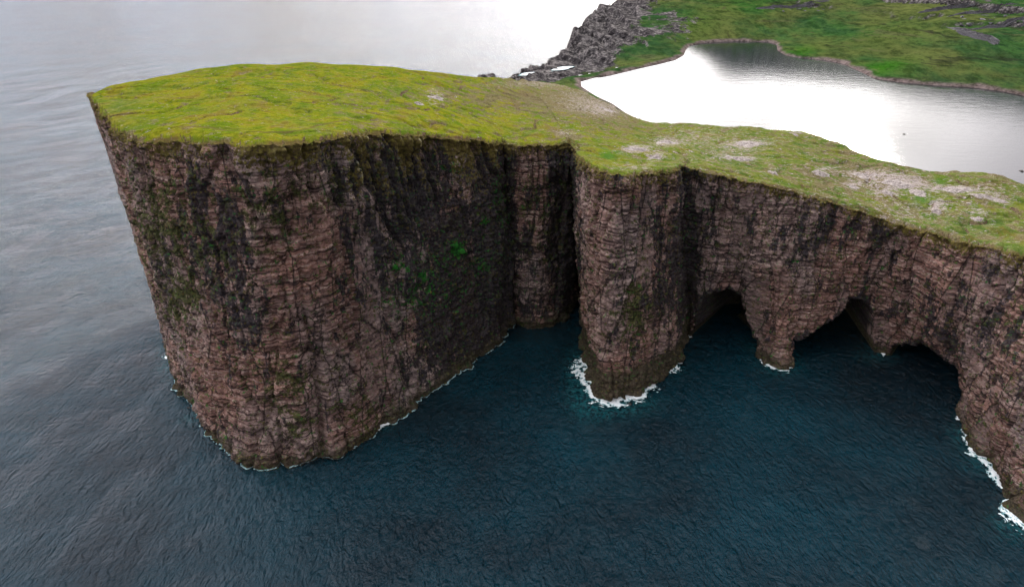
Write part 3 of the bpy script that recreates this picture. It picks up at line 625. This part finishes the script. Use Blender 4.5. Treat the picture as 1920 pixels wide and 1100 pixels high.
OUT = [
 (1250,268,24,6,'pale rock slab in grass straight above the right edge of the pillar'),
 (1405,271,30,6,'long pale outcrop near the lake edge above the first cave'),
 (1385,298,26,4,'low pale outcrop halfway between first cave rim and lake'),
 (1188,282,24,5,'pale stony bank on the grass top of the rock pillar'),
 (1229,296,14,4,'small pale slab at the right end of the stony bank on the pillar top'),
 (1140,206,22,4,'pale rock strip on the brown slope next to the near lake corner'),
 (818,184,16,8,'grey pink outcrop in the middle of the grassy headland top'),
 (786,195,9,3,'small pale slab left of the grey pink outcrop on the headland'),
 (1622,330,26,6,'pale outcrop at the left end of the stony band by the right lake shore'),
 (1682,344,24,6,'broad pale outcrop in the middle of the stony band by the lake'),
 (1722,363,14,7,'pinkish rocky knob just below the stony band by the lake'),
 (1795,356,28,5,'long pale pavement of rock near the far right lake shore'),
 (1842,367,26,4,'thin pale rock strip right of the long rock pavement'),
 (1756,396,8,9,'upright pale rock face standing alone between green patch and cliff rim'),
 (1662,362,12,4,'small flat pale rock below the broad outcrop of the stony band'),
 (1602,352,12,3,'small pale slab above the middle cave rim'),
 (1540,325,14,4,'low pale slab left of the stony band, beyond the cave rim'),
 (1490,253,9,3,'little white rock close to the lake edge behind the first cave'),
 (1448,323,9,4,'single pale boulder near the rim over the rock leg of the caves'),
 (1872,377,18,4,'grey pink slab at the far right of the plateau'),
 (1832,410,11,3,'small pale pair of slabs on the lower right grass slope')]
for i, (a, b, w_, h_, lab) in enumerate(OUT):
    p = where(plateau, a, b)
    if p is None: continue
    D_ = math.hypot(p.x, p.y); sc = math.hypot(D_, CAM_H - p.z) / FPX
    ry = min(h_ * sc / max(.2, (CAM_H - p.z) / D_), w_ * sc * 1.4)
    outcrop('rock_outcrop', p, w_ * sc * .9, ry, .9, MAT_PALE, lab, 'rock', 'pale rock outcrops on the plateau', seed=i)
# small stones strewn over the stony parts of the plateau
rng = np.random.default_rng(5)
def stone_mesh(name, seed, mat):
    import bmesh
    bm = bmesh.new(); rg = np.random.default_rng(seed)
    for _ in range(14):
        v = rg.normal(size=3); v /= np.linalg.norm(v); bm.verts.new((v[0] * rg.uniform(.8, 1.1), v[1] * rg.uniform(.6, .9), max(-.25, v[2] * .5)))
    res = bmesh.ops.convex_hull(bm, input=bm.verts)
    bmesh.ops.delete(bm, geom=list({g for g in res['geom_interior'] + res['geom_unused'] if isinstance(g, bmesh.types.BMVert)}), context='VERTS')
    me = bpy.data.meshes.new(name); bm.to_mesh(me); bm.free(); me.materials.append(mat); return me
ST_P = [stone_mesh('stone', i, MAT_PALE) for i in range(6)]; ST_D = [stone_mesh('boulder', 20 + i, MAT_DARK) for i in range(6)]; ST_G = [stone_mesh('boulder', 40 + i, MAT_GREY) for i in range(6)]
def put(name, me, p, s_, lab, cat, group, sink=0.):
    o = bpy.data.objects.new(name, me); COL.objects.link(o); o.location = (p[0], p[1], p[2] - sink)
    o.scale = (s_ * rng.uniform(.8, 1.3), s_ * rng.uniform(.7, 1.2), s_ * rng.uniform(.6, 1.1)); o.rotation_euler = (rng.uniform(-.2, .2), rng.uniform(-.2, .2), rng.uniform(0, 6.28))
    return tag(o, lab, cat, group)
zones = [(1640,340,130,24,90,'small pale stone strewn in the stony band by the right lake shore','stones strewn along the lake band'),
         (1800,370,90,22,40,'small pale stone scattered on the far right of the plateau','stones on the far right plateau'),
         (1320,275,140,24,70,'small pale stone in the grass between the pillar and the lake','stones between pillar and lake'),
         (1080,200,80,18,35,'small pale stone on the brown slope towards the near lake corner','stones on the slope to the lake corner'),
         (870,180,80,20,20,'small pale stone in the grass on the middle of the headland','stones in the headland grass')]
USED = {}
SHORT = ['slab above the right edge of the pillar', 'long outcrop near the lake above the first cave', 'low outcrop halfway between first cave rim and lake', 'stony bank on the pillar top', 'small slab ending the stony bank on the pillar', 'rock strip by the near lake corner', 'grey pink outcrop of the headland', 'small slab left of the grey pink outcrop', 'left end of the stony lake band', 'broad outcrop amid the stony lake band', 'pinkish knob below the stony lake band', 'long rock pavement by the right lake shore', 'thin strip right of the rock pavement', 'upright rock face over the cliff rim', 'flat rock below the broad outcrop', 'small slab above the middle cave rim', 'low slab left of the stony lake band', 'little white rock at the lake edge', 'single pale boulder over the rock leg', 'grey pink slab at the far right', 'pair of slabs on the lower right slope']
def near_label(a, b, sz):
    i = min(range(len(OUT)), key=lambda i: math.hypot(OUT[i][0] - a, 3 * (OUT[i][1] - b)))
    dx, dy = a - OUT[i][0], 3 * (b - OUT[i][1]); w = 'beside'
    if abs(dx) > abs(dy): w = 'left of' if dx < 0 else 'right of'
    else: w = 'beyond' if dy < 0 else 'in front of'
    return ('tiny' if sz < .6 else 'small' if sz < .95 else 'bigger') + ' pale stone ' + w + ' the ' + SHORT[i]
for (cx, cy, rx, ry, n_, lab, grp) in zones:
    for _ in range(n_):
        a = cx + rng.normal() * rx * .5; b = cy + rng.normal() * ry * .5; p = where(plateau, a, b); sz = float(np.exp(rng.normal() * .4)) * .75
        if p is None or p.z < 40: continue
        lb = near_label(a, b, sz); USED[lb] = USED.get(lb, 0) + 1
        if USED[lb] > 1: continue
        put('stone', ST_P[rng.integers(6)], p, sz, lb, 'stone', 'small stones strewn over the plateau', .1)
p = where(plateau, 897, 258)
if p: put('stone', ST_P[0], p, .9, 'single white stone lying on the green rim of the headland above the notch', 'stone', None)
# rocks standing in the lake
lake_o = bpy.data.objects['lake']
for (a, b, s_, lab) in [(1695, 252, 2.2, 'tiny dark rock alone in the bright middle of the lake'), (1914, 321, 2.6, 'small dark rock in the lake close to the right picture edge')]:
    q = T(a, b, 35); put('lake_rock', ST_D[rng.integers(6)], q, s_, lab, 'rock', None, .1)
# boulders in the surf at the foot of the pillar and cliffs
for (a, b, s_, lab) in [(1112,738,1.7,'dark wet boulder in the foam at the left foot of the pillar'), (1128,758,1.3,'small dark boulder in the foam left of the pillar tip'),
                        (1150,764,1.5,'dark boulder in the foam right under the pillar tip'), (1178,758,1.6,'dark boulder in the foam right of the pillar tip'),
                        (1104,722,1.1,'little dark boulder between foam and left pillar face'), (1474,690,1.2,'dark boulder beside the pointed rock leg between the caves'),
                        (1862,884,1.8,'dark boulder in the foam at the foot of the right cliff'), (308,640,1.8,'dark rock just off the far left corner of the headland'), (352,764,1.4,'dark rock at the left foot of the headland')]:
    put('boulder', ST_D[rng.integers(6)], T(a, b, .2), s_, lab, 'boulder', 'wet boulders at the cliff foot', .2)
# the rocky point and the hill beyond the lake
hill_o = bpy.data.objects['hillside']
for (cx, cy, rx, ry, n_, lo, hi, lab, grp, ms) in [
    (1110,60,90,40,34,2,5,'dark grey block of rock on the craggy point left of the lake','rock blocks of the craggy point',ST_G),
    (1010,125,60,14,20,1.5,3.5,'dark grey block of rock on the low tip of the craggy point','rock blocks on the low tip of the point',ST_G),
    (1500,16,60,8,26,3,8,'dark boulder on the green hill above the middle of the lake','boulders high on the hill above the lake',ST_G),
    (1850,36,70,16,50,3,8,'dark grey boulder on the ledges at the top right of the hill','boulders on the top right ledges',ST_G)]:
    for _ in range(n_):
        ax_, by_ = rng.normal(), rng.normal(); p = where(hill_o, cx + ax_ * rx * .5, cy + by_ * ry * .5)
        if p is None or p.z < 12: continue
        sz = rng.uniform(lo, hi); hw_ = ['far left', 'left', 'right', 'far right'][int(np.clip(ax_ + 2, 0, 3))]; vw_ = ['upper', 'middle', 'lower'][int(np.clip(by_ * .8 + 1.5, 0, 2))]
        lab2 = ['small', 'large'][int(sz > (lo + hi) / 2)] + ' ' + lab.replace('dark ', '', 1) + ', ' + vw_ + ' ' + hw_
        USED[lab2] = USED.get(lab2, 0) + 1
        if USED[lab2] > 1: continue
        put('rock_block', ms[rng.integers(6)], p, sz, lab2, 'rock', grp, 1.)
LED = [(1480,15,60,1.6,'long dark rock ledge high on the hill above the middle of the lake'), (1765,18,46,1.6,'dark rock ledge left of the gully at the top right of the hill'),
       (1850,24,50,1.6,'grey rock ledge crossing the top right corner of the hill'), (1885,46,50,1.8,'long grey rock ledge under the top right corner'), (1828,66,8,14,'dark rocky gully running down from the top right ledges')]
for i, (a, b, w_, h_, lab) in enumerate(LED):
    p = where(hill_o, a, b)
    if p is None: continue
    sc = math.hypot(p.x, p.y) / FPX
    outcrop('rock_ledge', p, w_ * sc, h_ * sc * (5 if h_ > 5 else 4), 5., MAT_GREY, lab, 'ledge', 'rock ledges on the hill', on=hill_o, seed=60 + i)
# pale water in the inlet behind the neck of land
MAT_POOL = M('pool_water').done((.16, .14, .10), .12, None, .5)
def patch(name, cx, cy, rx, ry, z_, mat, lab, kind, cat=None, seed=0):
    th = np.linspace(0, 2 * np.pi, 41); rr = np.linspace(0, 1, 6)
    e = 1 + .35 * fbm(np.cos(th) * 1.5 + seed, np.sin(th) * 1.5, th * 0, 3, 600)
    P = np.array([[T(cx + rx * r_ * math.cos(t_) * e_, cy - ry * r_ * math.sin(t_) * e_ - .12 * rx * r_ * math.cos(t_), z_) for t_, e_ in zip(th, e)] for r_ in rr])
    return tag(grid_obj(name, P, mat, dict(fade=np.repeat((1 - rr ** 4)[:, None], 41, 1))), lab, cat, None, kind)
patch('pool', 1104,110,33,7,23, MAT_POOL, 'small yellowish pool between the craggy point and the lake', 'structure', seed=1)
patch('inlet_foam', 1055,128,26,3,23, MAT_FOAM, 'white foam strip in the inlet leading from the pool', 'stuff', 'foam', 2)
patch('inlet_foam', 1005,137,34,3,23, MAT_FOAM, 'pale foam strip at the seaward end of the inlet', 'stuff', 'foam', 3)

# ------------------------------------------------------------------ tussocks over the rim, moss cushions on the wall
def tufts(name, pts, size, mat, lab, seed=0, cat='plants'):
    rg = np.random.default_rng(seed); n_ = len(pts); th = rg.uniform(0, 6.28, n_)
    sz = size * np.exp(rg.normal(size=n_) * .35); P = np.zeros((n_, 5, 3), np.float32)
    for k in range(4):
        a = th + k * np.pi / 2; P[:, k, 0] = np.cos(a) * sz; P[:, k, 1] = np.sin(a) * sz; P[:, k, 2] = -.5 * sz
    P[:, 4, 0] = rg.normal(size=n_) * .3 * sz; P[:, 4, 1] = rg.normal(size=n_) * .3 * sz; P[:, 4, 2] = sz * .45
    P += pts[:, None]; b = np.arange(n_)[:, None] * 5
    F = np.concatenate([b + np.array([[k, (k + 1) % 4, 4]]) for k in range(4)])
    return tag(mesh_obj(name, P, F, mat, {}, smooth=True), lab, cat, None, 'stuff')
def mat_plain(name, a, b, sc=.5):
    m = M(name); return m.done(m.mix(m.mr(m.noise(sc, 4, .6), .4, .6), a, b), .95, None, .05)
MT = mat_plain('tussock_grass', (.05, .055, .012), (.13, .10, .03)); MM = mat_plain('wet_moss', (.010, .05, .012), (.03, .18, .025))
ii = rng.integers(0, NS, 5000); jj = rng.integers(0, 5, 5000); pts = PLAT[ii, jj] + rng.normal(size=(5000, 3)) * [.5, .5, .1]
tufts('rim_tussocks', pts, .30, MT, 'ragged grass tussocks hanging along the whole cliff rim', 1)
mm = (a_moss + .35 * fbm(G[..., 0] / 3, G[..., 1] / 3, G[..., 2] / 3, 3, 700) > .92); ij = np.argwhere(mm); ij = ij[rng.permutation(len(ij))[:2500]]
tufts('moss_cushions', H3[ij[:, 0], ij[:, 1]], .34, MM, 'bright green moss growing on the dark right part of the big wall', 2)
